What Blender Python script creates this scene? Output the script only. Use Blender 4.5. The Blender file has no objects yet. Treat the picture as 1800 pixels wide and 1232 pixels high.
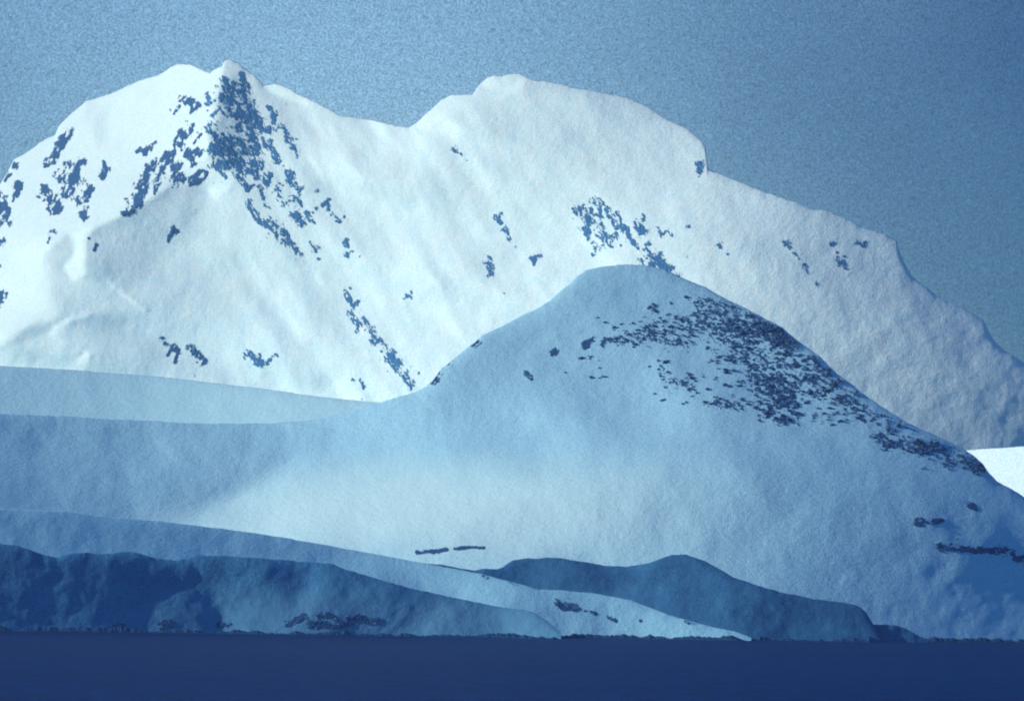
import bpy, math, random
import numpy as np
from mathutils import Vector, Matrix

sc = bpy.context.scene
R = math.radians
# ---------------------------------------------------------------- camera
IW, IH, F = 1800.0, 1232.0, 5100.0          # photograph size and focal length in its pixels
CAM_H = 80.0
HOR = 1053.5                                 # eye level in the middle of the picture
PITCH = math.atan((HOR - IH / 2) / F)
ROLL = 28.0 / 1800.0
cam = bpy.data.cameras.new('camera')
cam.sensor_width = 36.0
cam.lens = 36.0 * F / IW
cam.clip_start = 10.0
cam.clip_end = 300000.0
camo = bpy.data.objects.new('camera', cam)
sc.collection.objects.link(camo)
fwd = Vector((0, math.cos(PITCH), math.sin(PITCH)))
right0 = Vector((1, 0, 0))
up0 = right0.cross(fwd)
right = (right0 * math.cos(ROLL) + up0 * math.sin(ROLL)).normalized()
up = right.cross(fwd).normalized()
m3 = Matrix((right, up, -fwd)).transposed()
camo.matrix_world = Matrix.Translation((0, 0, CAM_H)) @ m3.to_4x4()
sc.camera = camo

# ---------------------------------------------------------------- sun and sky
SUN_EL, SUN_AZ = R(21), R(-88)              # azimuth from the view direction, to the left and a little behind
sdir = Vector((math.sin(SUN_AZ) * math.cos(SUN_EL), math.cos(SUN_AZ) * math.cos(SUN_EL), math.sin(SUN_EL)))
sun = bpy.data.lights.new('sun', 'SUN')
sun.energy = 4.6
sun.angle = R(0.5)
sun.color = (1.0, 0.91, 0.72)
suno = bpy.data.objects.new('sun', sun)
sc.collection.objects.link(suno)
suno.rotation_euler = (-sdir).to_track_quat('-Z', 'Y').to_euler()

world = bpy.data.worlds.new('World')
sc.world = world
world.use_nodes = True
nt = world.node_tree
nt.nodes.clear()
def N(t, kind, **kw):
    n = t.nodes.new(kind)
    for k, v in kw.items():
        if k == 'inp':
            for a, b in v.items():
                n.inputs[a].default_value = b
        else:
            setattr(n, k, v)
    return n
def mth(t, op, a, b=None, c=None):
    n = t.nodes.new('ShaderNodeMath'); n.operation = op
    for i, x in enumerate((a, b, c)):
        if x is None: continue
        if isinstance(x, (int, float)): n.inputs[i].default_value = x
        else: t.links.new(x, n.inputs[i])
    return n.outputs[0]
sky = N(nt, 'ShaderNodeTexSky', sky_type='NISHITA', sun_disc=False, sun_elevation=SUN_EL, sun_rotation=SUN_AZ,
        altitude=0.0, air_density=1.0, dust_density=0.3, ozone_density=3.0)
tc = N(nt, 'ShaderNodeTexCoord')
sep = N(nt, 'ShaderNodeSeparateXYZ')
nt.links.new(tc.outputs['Generated'], sep.inputs[0])
az = mth(nt, 'ARCTAN2', sep.outputs[0], sep.outputs[1])
# broad bands of thin high cloud right round the sky, broken up by noise
wn = N(nt, 'ShaderNodeTexNoise', inp={'Scale': 5.0, 'Detail': 4.0, 'Roughness': 0.45})
nt.links.new(tc.outputs['Generated'], wn.inputs['Vector'])
wob = mth(nt, 'MULTIPLY', mth(nt, 'SUBTRACT', wn.outputs['Fac'], 0.5), 1.6)
BAND_K, BAND_C = 8.0, -0.062
ph = mth(nt, 'ADD', mth(nt, 'MULTIPLY', mth(nt, 'SUBTRACT', az, BAND_C), BAND_K), wob)
band = mth(nt, 'ADD', mth(nt, 'MULTIPLY', mth(nt, 'COSINE', ph), 0.5), 0.5)
gr = N(nt, 'ShaderNodeTexNoise', inp={'Scale': 1500.0, 'Detail': 2.0, 'Roughness': 0.6})
nt.links.new(tc.outputs['Generated'], gr.inputs['Vector'])
grain = mth(nt, 'ADD', mth(nt, 'MULTIPLY', mth(nt, 'SUBTRACT', gr.outputs['Fac'], 0.5), 2.1), 1.0)
ramp = N(nt, 'ShaderNodeMix', data_type='RGBA', blend_type='MIX')
ramp.inputs[6].default_value = (0.040, 0.225, 0.50, 1)
ramp.inputs[7].default_value = (1.34, 1.52, 1.55, 1)
zf = N(nt, 'ShaderNodeMapRange', interpolation_type='SMOOTHSTEP')      # veil kept low; unseen deep blue overhead added to tint the shade
zf.inputs[1].default_value = 0.25; zf.inputs[2].default_value = 0.60; zf.inputs[3].default_value = 1.0; zf.inputs[4].default_value = 0.0
nt.links.new(sep.outputs[2], zf.inputs[0])
nt.links.new(mth(nt, 'MULTIPLY', mth(nt, 'POWER', band, 1.65), zf.outputs[0]), ramp.inputs[0])
mul = N(nt, 'ShaderNodeMix', data_type='RGBA', blend_type='MULTIPLY')
mul.inputs[0].default_value = 1.0
zen = N(nt, 'ShaderNodeMix', data_type='RGBA', blend_type='MIX')
zen.inputs[6].default_value = (0.01, 0.50, 1.15, 1)
nt.links.new(zf.outputs[0], zen.inputs[0]); nt.links.new(ramp.outputs[2], zen.inputs[7])
nt.links.new(sky.outputs[0], mul.inputs[6])
nt.links.new(zen.outputs[2], mul.inputs[7])
sv = N(nt, 'ShaderNodeVectorMath', operation='SCALE')
nt.links.new(mul.outputs[2], sv.inputs[0])
nt.links.new(grain, sv.inputs['Scale'])
bg = N(nt, 'ShaderNodeBackground', inp={'Strength': 0.10})
nt.links.new(sv.outputs[0], bg.inputs['Color'])
wo = N(nt, 'ShaderNodeOutputWorld')
nt.links.new(bg.outputs[0], wo.inputs['Surface'])
world.cycles.sampling_method = 'AUTOMATIC'

sc.view_settings.view_transform = 'Standard'
sc.view_settings.look = 'None'
sc.view_settings.exposure = 0.0
sc.view_settings.gamma = 1.0
sc.view_settings.use_curve_mapping = False
sc.cycles.max_bounces = 4
sc.cycles.diffuse_bounces = 2
sc.cycles.use_denoising = True
sc.cycles.filter_width = 2.0

# ---------------------------------------------------------------- helpers
rng = np.random.default_rng(7)
RV, UV, FV = np.array(right), np.array(up), np.array(fwd)
S_CAM = np.array([sdir.dot(right), sdir.dot(fwd), sdir.dot(up)])     # sun in right / depth / up
def pos(u, v, W):
    """picture point and W = F ln(depth) -> world xyz"""
    D = np.exp(np.asarray(W) / F)
    x = ((np.asarray(u) - IW / 2) / F)[..., None]
    y = (-(np.asarray(v) - IH / 2) / F)[..., None]
    return np.array([0, 0, CAM_H]) + D[..., None] * (RV * x + UV * y + FV)
def WD(d): return F * math.log(d)

def _hash(ix, iy, seed):
    h = (ix.astype(np.int64) * 374761393 + iy.astype(np.int64) * 668265263 + seed * 974711) & 0xffffffff
    h = ((h ^ (h >> 13)) * 1274126177) & 0xffffffff
    return ((h ^ (h >> 16)) & 0xffff) / 65535.0
def vnoise(x, y, seed=0):
    ix, iy = np.floor(x), np.floor(y)
    fx, fy = x - ix, y - iy
    fx = fx * fx * fx * (fx * (fx * 6 - 15) + 10); fy = fy * fy * fy * (fy * (fy * 6 - 15) + 10)
    a, b = _hash(ix, iy, seed), _hash(ix + 1, iy, seed)
    c, d = _hash(ix, iy + 1, seed), _hash(ix + 1, iy + 1, seed)
    return (a + (b - a) * fx + (c - a) * fy + (a - b - c + d) * fx * fy) * 2 - 1
def fbm(x, y, lam, octs=5, seed=0, gain=0.5):
    s = 0; a = 1.0
    for o in range(octs):
        ang = 0.6 * o + seed
        ca, sa = math.cos(ang), math.sin(ang)
        s = s + a * vnoise((x * ca - y * sa) / lam, (x * sa + y * ca) / lam, seed + o * 17)
        a *= gain; lam *= 0.5
    return s
def blur(A, s):
    if s <= 0.01: return A
    r = int(3 * s) + 1
    k = np.exp(-0.5 * (np.arange(-r, r + 1) / s) ** 2); k /= k.sum()
    for ax in (0, 1):
        P = np.pad(A, [(r, r) if i == ax else (0, 0) for i in (0, 1)], mode='edge')
        n = A.shape[ax]
        A = sum(k[i] * np.take(P, range(i, i + n), axis=ax) for i in range(2 * r + 1))
    return A
def inpoly(U, V, poly):
    M = np.zeros(U.shape, bool)
    n = len(poly)
    for i in range(n):
        x0, y0 = poly[i]; x1, y1 = poly[(i + 1) % n]
        if y0 == y1: continue
        c = ((V >= min(y0, y1)) & (V < max(y0, y1)) & (U < x0 + (V - y0) * (x1 - x0) / (y1 - y0)))
        M ^= c
    return M
def sstep(x):
    x = np.clip(x, 0, 1)
    return x * x * (3 - 2 * x)
def interp(poly, u):
    a = np.array(poly, float)
    return np.interp(u, a[:, 0], a[:, 1])
def lin(c):
    c = np.asarray(c, float) / 255.0
    return np.where(c <= 0.04045, c / 12.92, ((c + 0.055) / 1.055) ** 2.4)
def poisson(p, q, wp, wq, h, W0=None, lam=0.0):
    """least squares surface for the slopes p (along u) and q (along v)"""
    ny, nx = p.shape
    P = np.zeros((2 * ny, 2 * nx)); Q = np.zeros((2 * ny, 2 * nx))
    P[:ny, :nx] = p; P[:ny, nx:2 * nx] = -p[:, ::-1]; P[ny:, :] = P[:ny, :][::-1, :]
    Q[:ny, :nx] = q; Q[ny:, :nx] = -q[::-1, :]; Q[:, nx:] = Q[:, :nx][:, ::-1]
    kx = 2j * np.pi * np.fft.fftfreq(2 * nx, h)[None, :]
    ky = 2j * np.pi * np.fft.fftfreq(2 * ny, h)[:, None]
    den = wp * np.abs(kx) ** 2 + wq * np.abs(ky) ** 2
    if W0 is None: den[0, 0] = 1
    else: den = den + lam
    num = -kx * wp * np.fft.fft2(P) - ky * wq * np.fft.fft2(Q)
    if W0 is None:
        A = num / den; A[0, 0] = 0
    else:
        Z = np.block([[W0, W0[:, ::-1]], [W0[::-1, :], W0[::-1, ::-1]]])
        A = (num + lam * np.fft.fft2(Z)) / den
    return np.real(np.fft.ifft2(A))[:ny, :nx]
def solve_p(T, q):
    k = -S_CAM[1] - S_CAM[2] * q
    sx = S_CAM[0]
    ps = np.clip(sx * (1 + q * q) / k, -2.0, 0.0)         # brightest p
    lo, hi = ps, np.full_like(ps, 2.2)
    for _ in range(22):
        mid = 0.5 * (lo + hi)
        val = (sx * mid + k) / np.sqrt(1 + mid * mid + q * q)
        g = val > T
        lo = np.where(g, mid, lo); hi = np.where(g, hi, mid)
    return 0.5 * (lo + hi)

SKY_G, SUN_G = 0.18, 1.0
class Form:
    """One landform: a relief whose slopes answer the light, sampled on a grid."""
    def __init__(s, ridge, u0, u1, v0, v1, ctrl, polys, q0, depth_at, alb=0.9, sig=55, wp=3.0, wq=1.0,
                 relief=(40, 0.6), seed=1, h=4, iters=10, prior=None, lam=2e-4, ribs=False):
        s.ridge = ridge; s.h = h; s.u0, s.v0 = u0, v0
        us = np.arange(u0, u1 + h, h, dtype=float); vs = np.arange(v0, v1 + h, h, dtype=float)
        s.us, s.vs = us, vs
        U, V = np.meshgrid(us, vs)
        num = np.zeros(U.shape); den = np.full(U.shape, 1e-12)
        for x, y, g in ctrl:
            d2 = (U - x) ** 2 + (V - y) ** 2
            w = np.exp(-d2 / (2 * sig * sig)) + 1e-5 / (1 + d2 / 1e4)
            num += w * g; den += w
        G = num / den
        for poly, g, feather in polys:
            m = blur(inpoly(U, V, poly).astype(float), feather / h)
            G = G * (1 - m) + g * m
        if ribs:                                             # gullies and ribs following the fall lines of the two flanks
            r1 = fbm(U * 1.0 - V * 0.62, (U * 0.62 + V) * 0.22, 34, 4, 61, 0.6)
            r2 = fbm(U * 1.0 + V * 0.45, (V - U * 0.45) * 0.25, 26, 4, 62, 0.6)
            k = sstep((U - 300) / 160) * (1 - 0.6 * sstep((U - 650) / 500))
            G = G + (12.0 * r1 * k + 4.5 * r2 * (1 - sstep((U - 300) / 100)) + 4.0 * fbm(U, V, 60, 5, 63, 0.6)) * sstep((252 - G) / 8)
        T = np.clip((lin(G) / alb - SKY_G) / SUN_G, 0.02, 0.985)
        q = q0(U, V) if callable(q0) else np.full(U.shape, float(q0))
        qb = q.copy()
        E = np.zeros(U.shape)
        for i in range(iters):
            if i:
                pw = np.gradient(W, h, axis=1)
                got = (S_CAM[0] * pw - S_CAM[1] - S_CAM[2] * q) / np.sqrt(1 + pw * pw + q * q)
                E = np.clip(E + 0.4 * blur(T - np.clip(got, 0, 1), 2.0), -0.35, 0.35)
            p = solve_p(np.clip(T + E, -0.3, 0.985), np.clip(q, qb * 2.2 - 0.2, qb * 0.35))
            W = poisson(p, qb * 0.6 + q * 0.4, wp, wq, h, None if prior is None else prior(U, V), lam)
            q = blur(np.gradient(W, h, axis=0), 3.0)
        # finer relief
        lam, amp = relief
        if amp:
            W = W + amp * fbm(U, V, lam, 4, seed, 0.5)
        W = blur(W, 0.6)
        cu, cv, cd = depth_at
        iu, iv = int((cu - u0) / h), int((cv - v0) / h)
        if prior is None: W = W - W[iv, iu] + WD(cd)
        s.W = W
        gx, gy = np.gradient(s.W, h, axis=1), np.gradient(s.W, h, axis=0)
        got = np.clip((S_CAM[0] * gx - S_CAM[1] - S_CAM[2] * gy) / np.sqrt(1 + gx * gx + gy * gy), 0, 1)
        print('form err %.3f  W %d..%d' % (np.abs(got - T).mean(), s.W.min() - WD(6277), s.W.max() - WD(6277)))
    def at(s, u, v):
        x = np.clip((np.asarray(u, float) - s.u0) / s.h, 0, s.W.shape[1] - 1.001)
        y = np.clip((np.asarray(v, float) - s.v0) / s.h, 0, s.W.shape[0] - 1.001)
        ix, iy = x.astype(int), y.astype(int)
        fx, fy = x - ix, y - iy
        W = s.W
        return (W[iy, ix] * (1 - fx) + W[iy, ix + 1] * fx) * (1 - fy) + (W[iy + 1, ix] * (1 - fx) + W[iy + 1, ix + 1] * fx) * fy

def grid_mesh(name, P, mask=None, core=None):
    """P: (rows, cols, 3) -> mesh, keeping only used vertices"""
    ny, nx = P.shape[:2]
    idx = np.arange(ny * nx).reshape(ny, nx)
    q = np.stack([idx[:-1, :-1], idx[1:, :-1], idx[1:, 1:], idx[:-1, 1:]], -1).reshape(-1, 4)
    if mask is not None:
        ok = (mask[:-1, :-1] & mask[1:, :-1] & mask[1:, 1:] & mask[:-1, 1:]).reshape(-1)
        q = q[ok]
    used = np.unique(q)
    remap = np.full(ny * nx, -1); remap[used] = np.arange(len(used))
    q = remap[q]
    co = P.reshape(-1, 3)[used]
    me = bpy.data.meshes.new(name)
    me.vertices.add(len(co)); me.vertices.foreach_set('co', co.astype(np.float32).ravel())
    me.loops.add(len(q) * 4); me.loops.foreach_set('vertex_index', q.astype(np.int32).ravel())
    me.polygons.add(len(q))
    me.polygons.foreach_set('loop_start', np.arange(0, len(q) * 4, 4, dtype=np.int32))
    me.polygons.foreach_set('loop_total', np.full(len(q), 4, np.int32))
    me.polygons.foreach_set('use_smooth', np.ones(len(q), bool))
    if core is not None:
        at = me.attributes.new('bareness', 'FLOAT', 'POINT'); at.data.foreach_set('value', core.reshape(-1)[used].astype(np.float32))
    me.update(calc_edges=True)
    return me
def link(name, me, mat, parent=None, **props):
    o = bpy.data.objects.new(name, me)
    sc.collection.objects.link(o)
    if mat: me.materials.append(mat) if not me.materials else None
    if parent: o.parent = parent
    for k, v in props.items(): o[k] = v
    return o

def build_form(name, f, mat, u0, u1, vbase, step=2.0, dense=None, crest=(6, 1.2), jag=0.8, back=0.7, **props):
    """front face from the crest line down, and a back slope behind it"""
    us = np.arange(u0, u1 + step, step)
    top = interp(f.ridge, us) + jag * fbm(us, us * 0 + 3.3, 22, 4, 5, 0.6)
    f.topline = (us, top)
    vb = interp(vbase, us) if not np.isscalar(vbase) else np.full(us.shape, float(vbase))
    vb = np.maximum(vb, top + 4)
    dn = interp(dense, us) if dense is not None else vb
    dn = np.clip(dn, top + 3, vb)
    n1 = int(np.ceil((dn - top).max() / step)) + 1
    t1 = np.linspace(0, 1, n1)
    V = top[None, :] + (dn - top)[None, :] * t1[:, None]
    rem = (vb - dn)
    if rem.max() > 8:
        n2 = int(rem.max() / 10) + 2
        V = np.vstack([V, dn[None, :] + rem[None, :] * np.linspace(0, 1, n2)[1:, None]])
    U = np.broadcast_to(us, V.shape)
    W = f.at(U, V)
    # rounded crest: the last metres under the skyline fall away from the eye
    if crest:
        L, A = crest
        W = W + A * L * np.exp(-(V - top[None, :]) / L)
    P = pos(U, V, W)
    # back slope
    run = np.cumsum(np.geomspace(15, 500, 16))
    c = P[0]
    B = [c + np.stack([0 * us, 0 * us + r, 0 * us - r * back], -1) * 1.0 for r in run]
    B = np.array(B)
    B[..., 2] += 12 * fbm(B[..., 0] / 10, B[..., 1] / 10, 30, 3, 9) * np.minimum(1, run / 300)[:, None]
    B[..., 2] = np.minimum(B[..., 2], c[None, :, 2] - 2)
    B[..., 2] = np.maximum(B[..., 2], -60)
    P = np.vstack([B[::-1], P])
    me = grid_mesh(name, P)
    return link(name, me, mat, **props)

def outcrop(f, strokes, mat, parent, proud=5.0, seed=0, thr=0.0, aniso=(0.5, 1.0), lam=7, step=1.1, name='outcrop', dens=1.0, **props):
    """bare rock standing proud of the snow along a chain of (u, v, radius)"""
    a = np.array(strokes, float)
    pad = a[:, 2].max() * 1.8 + 3
    us = np.arange(a[:, 0].min() - pad, a[:, 0].max() + pad, step)
    vs = np.arange(a[:, 1].min() - pad, a[:, 1].max() + pad, step)
    U, V = np.meshgrid(us, vs)
    m = np.full(U.shape, -9.0)
    sx, sy = aniso                                           # fall line direction
    nrm = math.hypot(sx, sy); sx /= nrm; sy /= nrm
    al = U * sx + V * sy; ac = U * sy - V * sx
    for i in range(len(a)):
        x, y, r = a[i]
        m = np.maximum(m, 1 - np.hypot(U - x, V - y) / r)
        if i + 1 < len(a) and np.hypot(*(a[i + 1, :2] - a[i, :2])) < (a[i, 2] + a[i + 1, 2]) * 3.0:
            x2, y2, r2 = a[i + 1]
            t = np.clip(((U - x) * (x2 - x) + (V - y) * (y2 - y)) / max(1e-6, (x2 - x) ** 2 + (y2 - y) ** 2), 0, 1)
            m = np.maximum(m, 1 - np.hypot(U - x - t * (x2 - x), V - y - t * (y2 - y)) / (r + (r2 - r) * t) - 0.1)
    n = fbm(ac, al * 0.45, lam, 5, seed + 40, 0.78)
    n2 = fbm(ac, al * 0.5, lam * 0.45, 3, seed + 70, 0.8)
    m = np.clip(m * 1.1, -1.2, 0.40) + (0.42 * n + 0.40 * n2) * (2 - dens) + 0.06 - thr
    core = m
    us_t, top = f.topline
    lim = np.interp(U, us_t, top)
    keep = (m > -0.16) & (V > lim + 0.6)
    W = f.at(U, V)
    jag = vnoise(ac / 3.0, al / 5.0, seed + 3) + 0.6 * vnoise(ac / 1.7, al / 2.2, seed + 8)
    W = W - proud * (np.clip(m, -0.16, 0.5) + 0.17) * 0.8 * (1 + 0.3 * jag)
    if not (keep[:-1, :-1] & keep[1:, 1:] & keep[1:, :-1] & keep[:-1, 1:]).any(): return None
    me = grid_mesh(name, pos(U, V, W), keep, core)
    me.polygons.foreach_set('use_smooth', np.zeros(len(me.polygons), bool))
    return link(name, me, mat, parent, **props)

# ---------------------------------------------------------------- materials
def mat_snow(name, base, dirt, size, bump=0.65, patch=0.5, rough=0.75, broad=22):
    """wind-packed snow: mottled tone at several sizes, fine sastrugi relief"""
    m = bpy.data.materials.new(name); m.use_nodes = True
    t = m.node_tree; t.nodes.clear()
    o = N(t, 'ShaderNodeOutputMaterial'); b = N(t, 'ShaderNodeBsdfPrincipled', inp={'Roughness': rough, 'Specular IOR Level': 0.1})
    g = N(t, 'ShaderNodeNewGeometry')
    n1 = N(t, 'ShaderNodeTexNoise', inp={'Scale': 1 / (size * broad), 'Detail': 6.0, 'Roughness': 0.62, 'Distortion': 0.4})
    n2 = N(t, 'ShaderNodeTexNoise', inp={'Scale': 1 / (size * 1.1), 'Detail': 2.0, 'Roughness': 0.7})
    n3 = N(t, 'ShaderNodeTexNoise', inp={'Scale': 1 / (size * 5), 'Detail': 5.0, 'Roughness': 0.7})
    for n in (n1, n2, n3): t.links.new(g.outputs['Position'], n.inputs['Vector'])
    f = mth(t, 'ADD', mth(t, 'MULTIPLY', mth(t, 'SUBTRACT', n1.outputs['Fac'], 0.5), patch),
            mth(t, 'MULTIPLY', mth(t, 'SUBTRACT', n2.outputs['Fac'], 0.5), 4.2))
    f = mth(t, 'ADD', f, 0.4); 
    mx = N(t, 'ShaderNodeMix', data_type='RGBA', clamp_factor=True)
    mx.inputs[6].default_value = (*base, 1); mx.inputs[7].default_value = (*dirt, 1)
    t.links.new(f, mx.inputs[0])
    hgt = mth(t, 'ADD', n2.outputs['Fac'], mth(t, 'MULTIPLY', n3.outputs['Fac'], 2.5))
    bm = N(t, 'ShaderNodeBump', inp={'Strength': bump, 'Distance': size * 0.5})
    t.links.new(hgt, bm.inputs['Height'])
    t.links.new(mx.outputs[2], b.inputs['Base Color'])
    t.links.new(bm.outputs[0], b.inputs['Normal'])
    t.links.new(b.outputs[0], o.inputs[0])
    return m
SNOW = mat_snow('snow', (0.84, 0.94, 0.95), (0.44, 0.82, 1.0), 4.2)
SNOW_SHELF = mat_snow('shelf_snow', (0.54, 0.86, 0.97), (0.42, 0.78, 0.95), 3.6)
SNOW_SHADED = mat_snow('shaded_snow', (0.46, 0.79, 0.95), (0.25, 0.58, 0.82), 2.9)  # shade on the cone painted into its colour as darker, bluer snow
def add_pale_zone(m, z0, z1, z2, z3, x0, x1, col, l0=-1050.0, l1=-500.0, slant=1.6, wob=1.0):
    """paler base colour between two heights, thinning out to the right"""
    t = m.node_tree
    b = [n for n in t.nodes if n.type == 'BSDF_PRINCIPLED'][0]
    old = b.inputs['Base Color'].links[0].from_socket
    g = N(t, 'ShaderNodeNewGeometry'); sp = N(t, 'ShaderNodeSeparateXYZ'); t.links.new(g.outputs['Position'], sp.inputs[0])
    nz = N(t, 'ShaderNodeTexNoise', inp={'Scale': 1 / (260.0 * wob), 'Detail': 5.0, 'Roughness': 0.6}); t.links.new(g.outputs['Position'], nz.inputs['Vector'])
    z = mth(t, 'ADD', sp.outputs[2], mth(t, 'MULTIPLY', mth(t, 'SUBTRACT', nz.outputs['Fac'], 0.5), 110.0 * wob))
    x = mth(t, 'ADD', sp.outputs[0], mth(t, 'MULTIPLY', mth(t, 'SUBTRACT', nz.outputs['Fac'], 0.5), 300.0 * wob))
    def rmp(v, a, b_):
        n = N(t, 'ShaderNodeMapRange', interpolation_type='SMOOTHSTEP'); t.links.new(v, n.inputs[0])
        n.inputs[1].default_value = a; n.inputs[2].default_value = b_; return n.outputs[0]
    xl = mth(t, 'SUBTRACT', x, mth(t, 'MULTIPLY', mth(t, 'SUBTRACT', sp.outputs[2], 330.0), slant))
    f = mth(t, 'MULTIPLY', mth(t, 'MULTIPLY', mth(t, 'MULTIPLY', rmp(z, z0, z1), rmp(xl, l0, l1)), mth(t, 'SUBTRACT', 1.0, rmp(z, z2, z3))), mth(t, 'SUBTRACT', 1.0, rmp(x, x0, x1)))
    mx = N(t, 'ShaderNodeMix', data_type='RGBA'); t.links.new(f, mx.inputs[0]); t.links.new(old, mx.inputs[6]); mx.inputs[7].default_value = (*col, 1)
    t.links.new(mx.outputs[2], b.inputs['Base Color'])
add_pale_zone(SNOW_SHADED, 60, 280, 330, 500, -100, 800, (0.59, 0.90, 0.98))  # bright mist band on the apron painted into the snow colour
SNOW_NEAR = mat_snow('low_snow', (0.38, 0.74, 0.93), (0.22, 0.56, 0.80), 2.4)  # shade of the front ridge partly painted in as darker snow
ROCK = mat_snow('far_rock', (0.06, 0.17, 0.36), (0.18, 0.33, 0.52), 6.0, 0.4, 2.0)
ROCK_DARK = mat_snow('dark_rock', (0.012, 0.055, 0.17), (0.03, 0.11, 0.27), 3.0, 0.9, 1.2)
SLATE = mat_snow('slate', (0.055, 0.22, 0.43), (0.02, 0.10, 0.28), 2.4, 0.6, 1.8, broad=30)
SLATE_DEEP = mat_snow('dark_slate', (0.085, 0.33, 0.58), (0.03, 0.14, 0.36), 2.4, 0.6, 1.5, broad=34)

def mat_rock(name, dark, mid, snow, size, lo=0.47, hi=0.66, fringe=0.0):
    """bare rock dusted with snow, thinly covered at its edges"""
    m = bpy.data.materials.new(name); m.use_nodes = True
    t = m.node_tree; b = t.nodes['Principled BSDF']
    b.inputs['Roughness'].default_value = 0.9; b.inputs['Specular IOR Level'].default_value = 0.1
    g = N(t, 'ShaderNodeNewGeometry')
    mp = N(t, 'ShaderNodeMapping', inp={'Scale': (1.0, 1.0, 0.45)}); t.links.new(g.outputs['Position'], mp.inputs[0])
    n1 = N(t, 'ShaderNodeTexNoise', inp={'Scale': 1 / (size * 4), 'Detail': 5.0, 'Roughness': 0.75, 'Distortion': 0.6})
    n2 = N(t, 'ShaderNodeTexNoise', inp={'Scale': 1 / (size * 1.2), 'Detail': 4.0, 'Roughness': 0.8})
    for n in (n1, n2): t.links.new(mp.outputs[0], n.inputs['Vector'])
    cr = N(t, 'ShaderNodeValToRGB')
    e = cr.color_ramp.elements
    e[0].position = lo - 0.14; e[0].color = (*dark, 1)
    e[1].position = hi; e[1].color = (*snow, 1)
    k = e.new(lo); k.color = (*mid, 1)
    v = mth(t, 'ADD', mth(t, 'MULTIPLY', n1.outputs['Fac'], 0.5), mth(t, 'MULTIPLY', n2.outputs['Fac'], 0.5))
    if fringe:
        at = N(t, 'ShaderNodeAttribute', attribute_name='bareness')
        v = mth(t, 'SUBTRACT', v, mth(t, 'MULTIPLY', mth(t, 'SUBTRACT', at.outputs['Fac'], 0.18), fringe))
    t.links.new(v, cr.inputs[0])
    t.links.new(cr.outputs[0], b.inputs['Base Color'])
    bm = N(t, 'ShaderNodeBump', inp={'Strength': 0.5, 'Distance': size}); t.links.new(n2.outputs['Fac'], bm.inputs['Height']); t.links.new(bm.outputs[0], b.inputs['Normal'])
    return m
ROCK = mat_rock('far_rock', (0.05, 0.19, 0.43), (0.13, 0.34, 0.58), (0.62, 0.82, 0.90), 4.5, 0.50, 0.68, 0.85)
ROCK_SOLID = mat_rock('bare_rock', (0.035, 0.125, 0.31), (0.07, 0.20, 0.43), (0.72, 0.86, 0.92), 4.5, 0.53, 0.70, 0.9)
ROCK_NEAR = mat_rock('near_rock', (0.03, 0.10, 0.27), (0.05, 0.15, 0.35), (0.30, 0.55, 0.75), 2.6, 0.52, 0.72, 0.9)
BOULDER = mat_rock('boulder_rock', (0.02, 0.065, 0.19), (0.04, 0.11, 0.27), (0.2, 0.34, 0.5), 3.0, 0.5, 0.75)
add_pale_zone(SLATE_DEEP, -60, -50, 40, 130, 5000, 6000, (0.12, 0.34, 0.56), -950.0, -250.0, 0.0, 0.35)  # paler colour low on both slate hills, fading towards the crest
add_pale_zone(SLATE, -60, -50, 40, 130, 100, 420, (0.10, 0.33, 0.55), -400.0, 50.0, 0.0, 0.35)
# ---------------------------------------------------------------- sea
SHORE_D = CAM_H * F / (1105 - (HOR - 14))
def shore_w(u): return WD(SHORE_D) + 0.5 * np.maximum(0, np.asarray(u, float) - 1350)
def shore_v(u): return HOR + (np.asarray(u, float) - 900) * ROLL + CAM_H * F / np.exp(shore_w(u) / F)
me = bpy.data.meshes.new('sea')
me.from_pydata([(-14000, -3000, 0), (14000, -3000, 0), (14000, 30000, 0), (-14000, 30000, 0)], [], [(0, 1, 2, 3)])
w = bpy.data.materials.new('sea_water'); w.use_nodes = True
t = w.node_tree; b = t.nodes['Principled BSDF']
b.inputs['Roughness'].default_value = 0.65
b.inputs['Specular IOR Level'].default_value = 0.04
g = N(t, 'ShaderNodeNewGeometry')
mp = N(t, 'ShaderNodeMapping', inp={'Scale': (1 / 20.0, 1 / 90.0, 1)})
t.links.new(g.outputs['Position'], mp.inputs[0])
n1 = N(t, 'ShaderNodeTexNoise', inp={'Scale': 1.0, 'Detail': 6.0, 'Roughness': 0.6}); t.links.new(mp.outputs[0], n1.inputs[0])
n2 = N(t, 'ShaderNodeTexNoise', inp={'Scale': 0.0016, 'Detail': 4.0}); t.links.new(g.outputs['Position'], n2.inputs[0])
mx = N(t, 'ShaderNodeMix', data_type='RGBA', clamp_factor=True)
mx.inputs[6].default_value = (0.001, 0.016, 0.10, 1); mx.inputs[7].default_value = (0.004, 0.044, 0.21, 1)
t.links.new(mth(t, 'ADD', mth(t, 'MULTIPLY', mth(t, 'SUBTRACT', n1.outputs[0], 0.35), 1.6), mth(t, 'MULTIPLY', n2.outputs[0], 0.5)), mx.inputs[0])
t.links.new(mx.outputs[2], b.inputs['Base Color'])
bm = N(t, 'ShaderNodeBump', inp={'Strength': 0.5, 'Distance': 1.0}); t.links.new(n1.outputs[0], bm.inputs['Height']); t.links.new(bm.outputs[0], b.inputs['Normal'])
link('sea', me, w, kind='structure', label='dark calm navy sea in front of the snowy shore')

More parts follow.
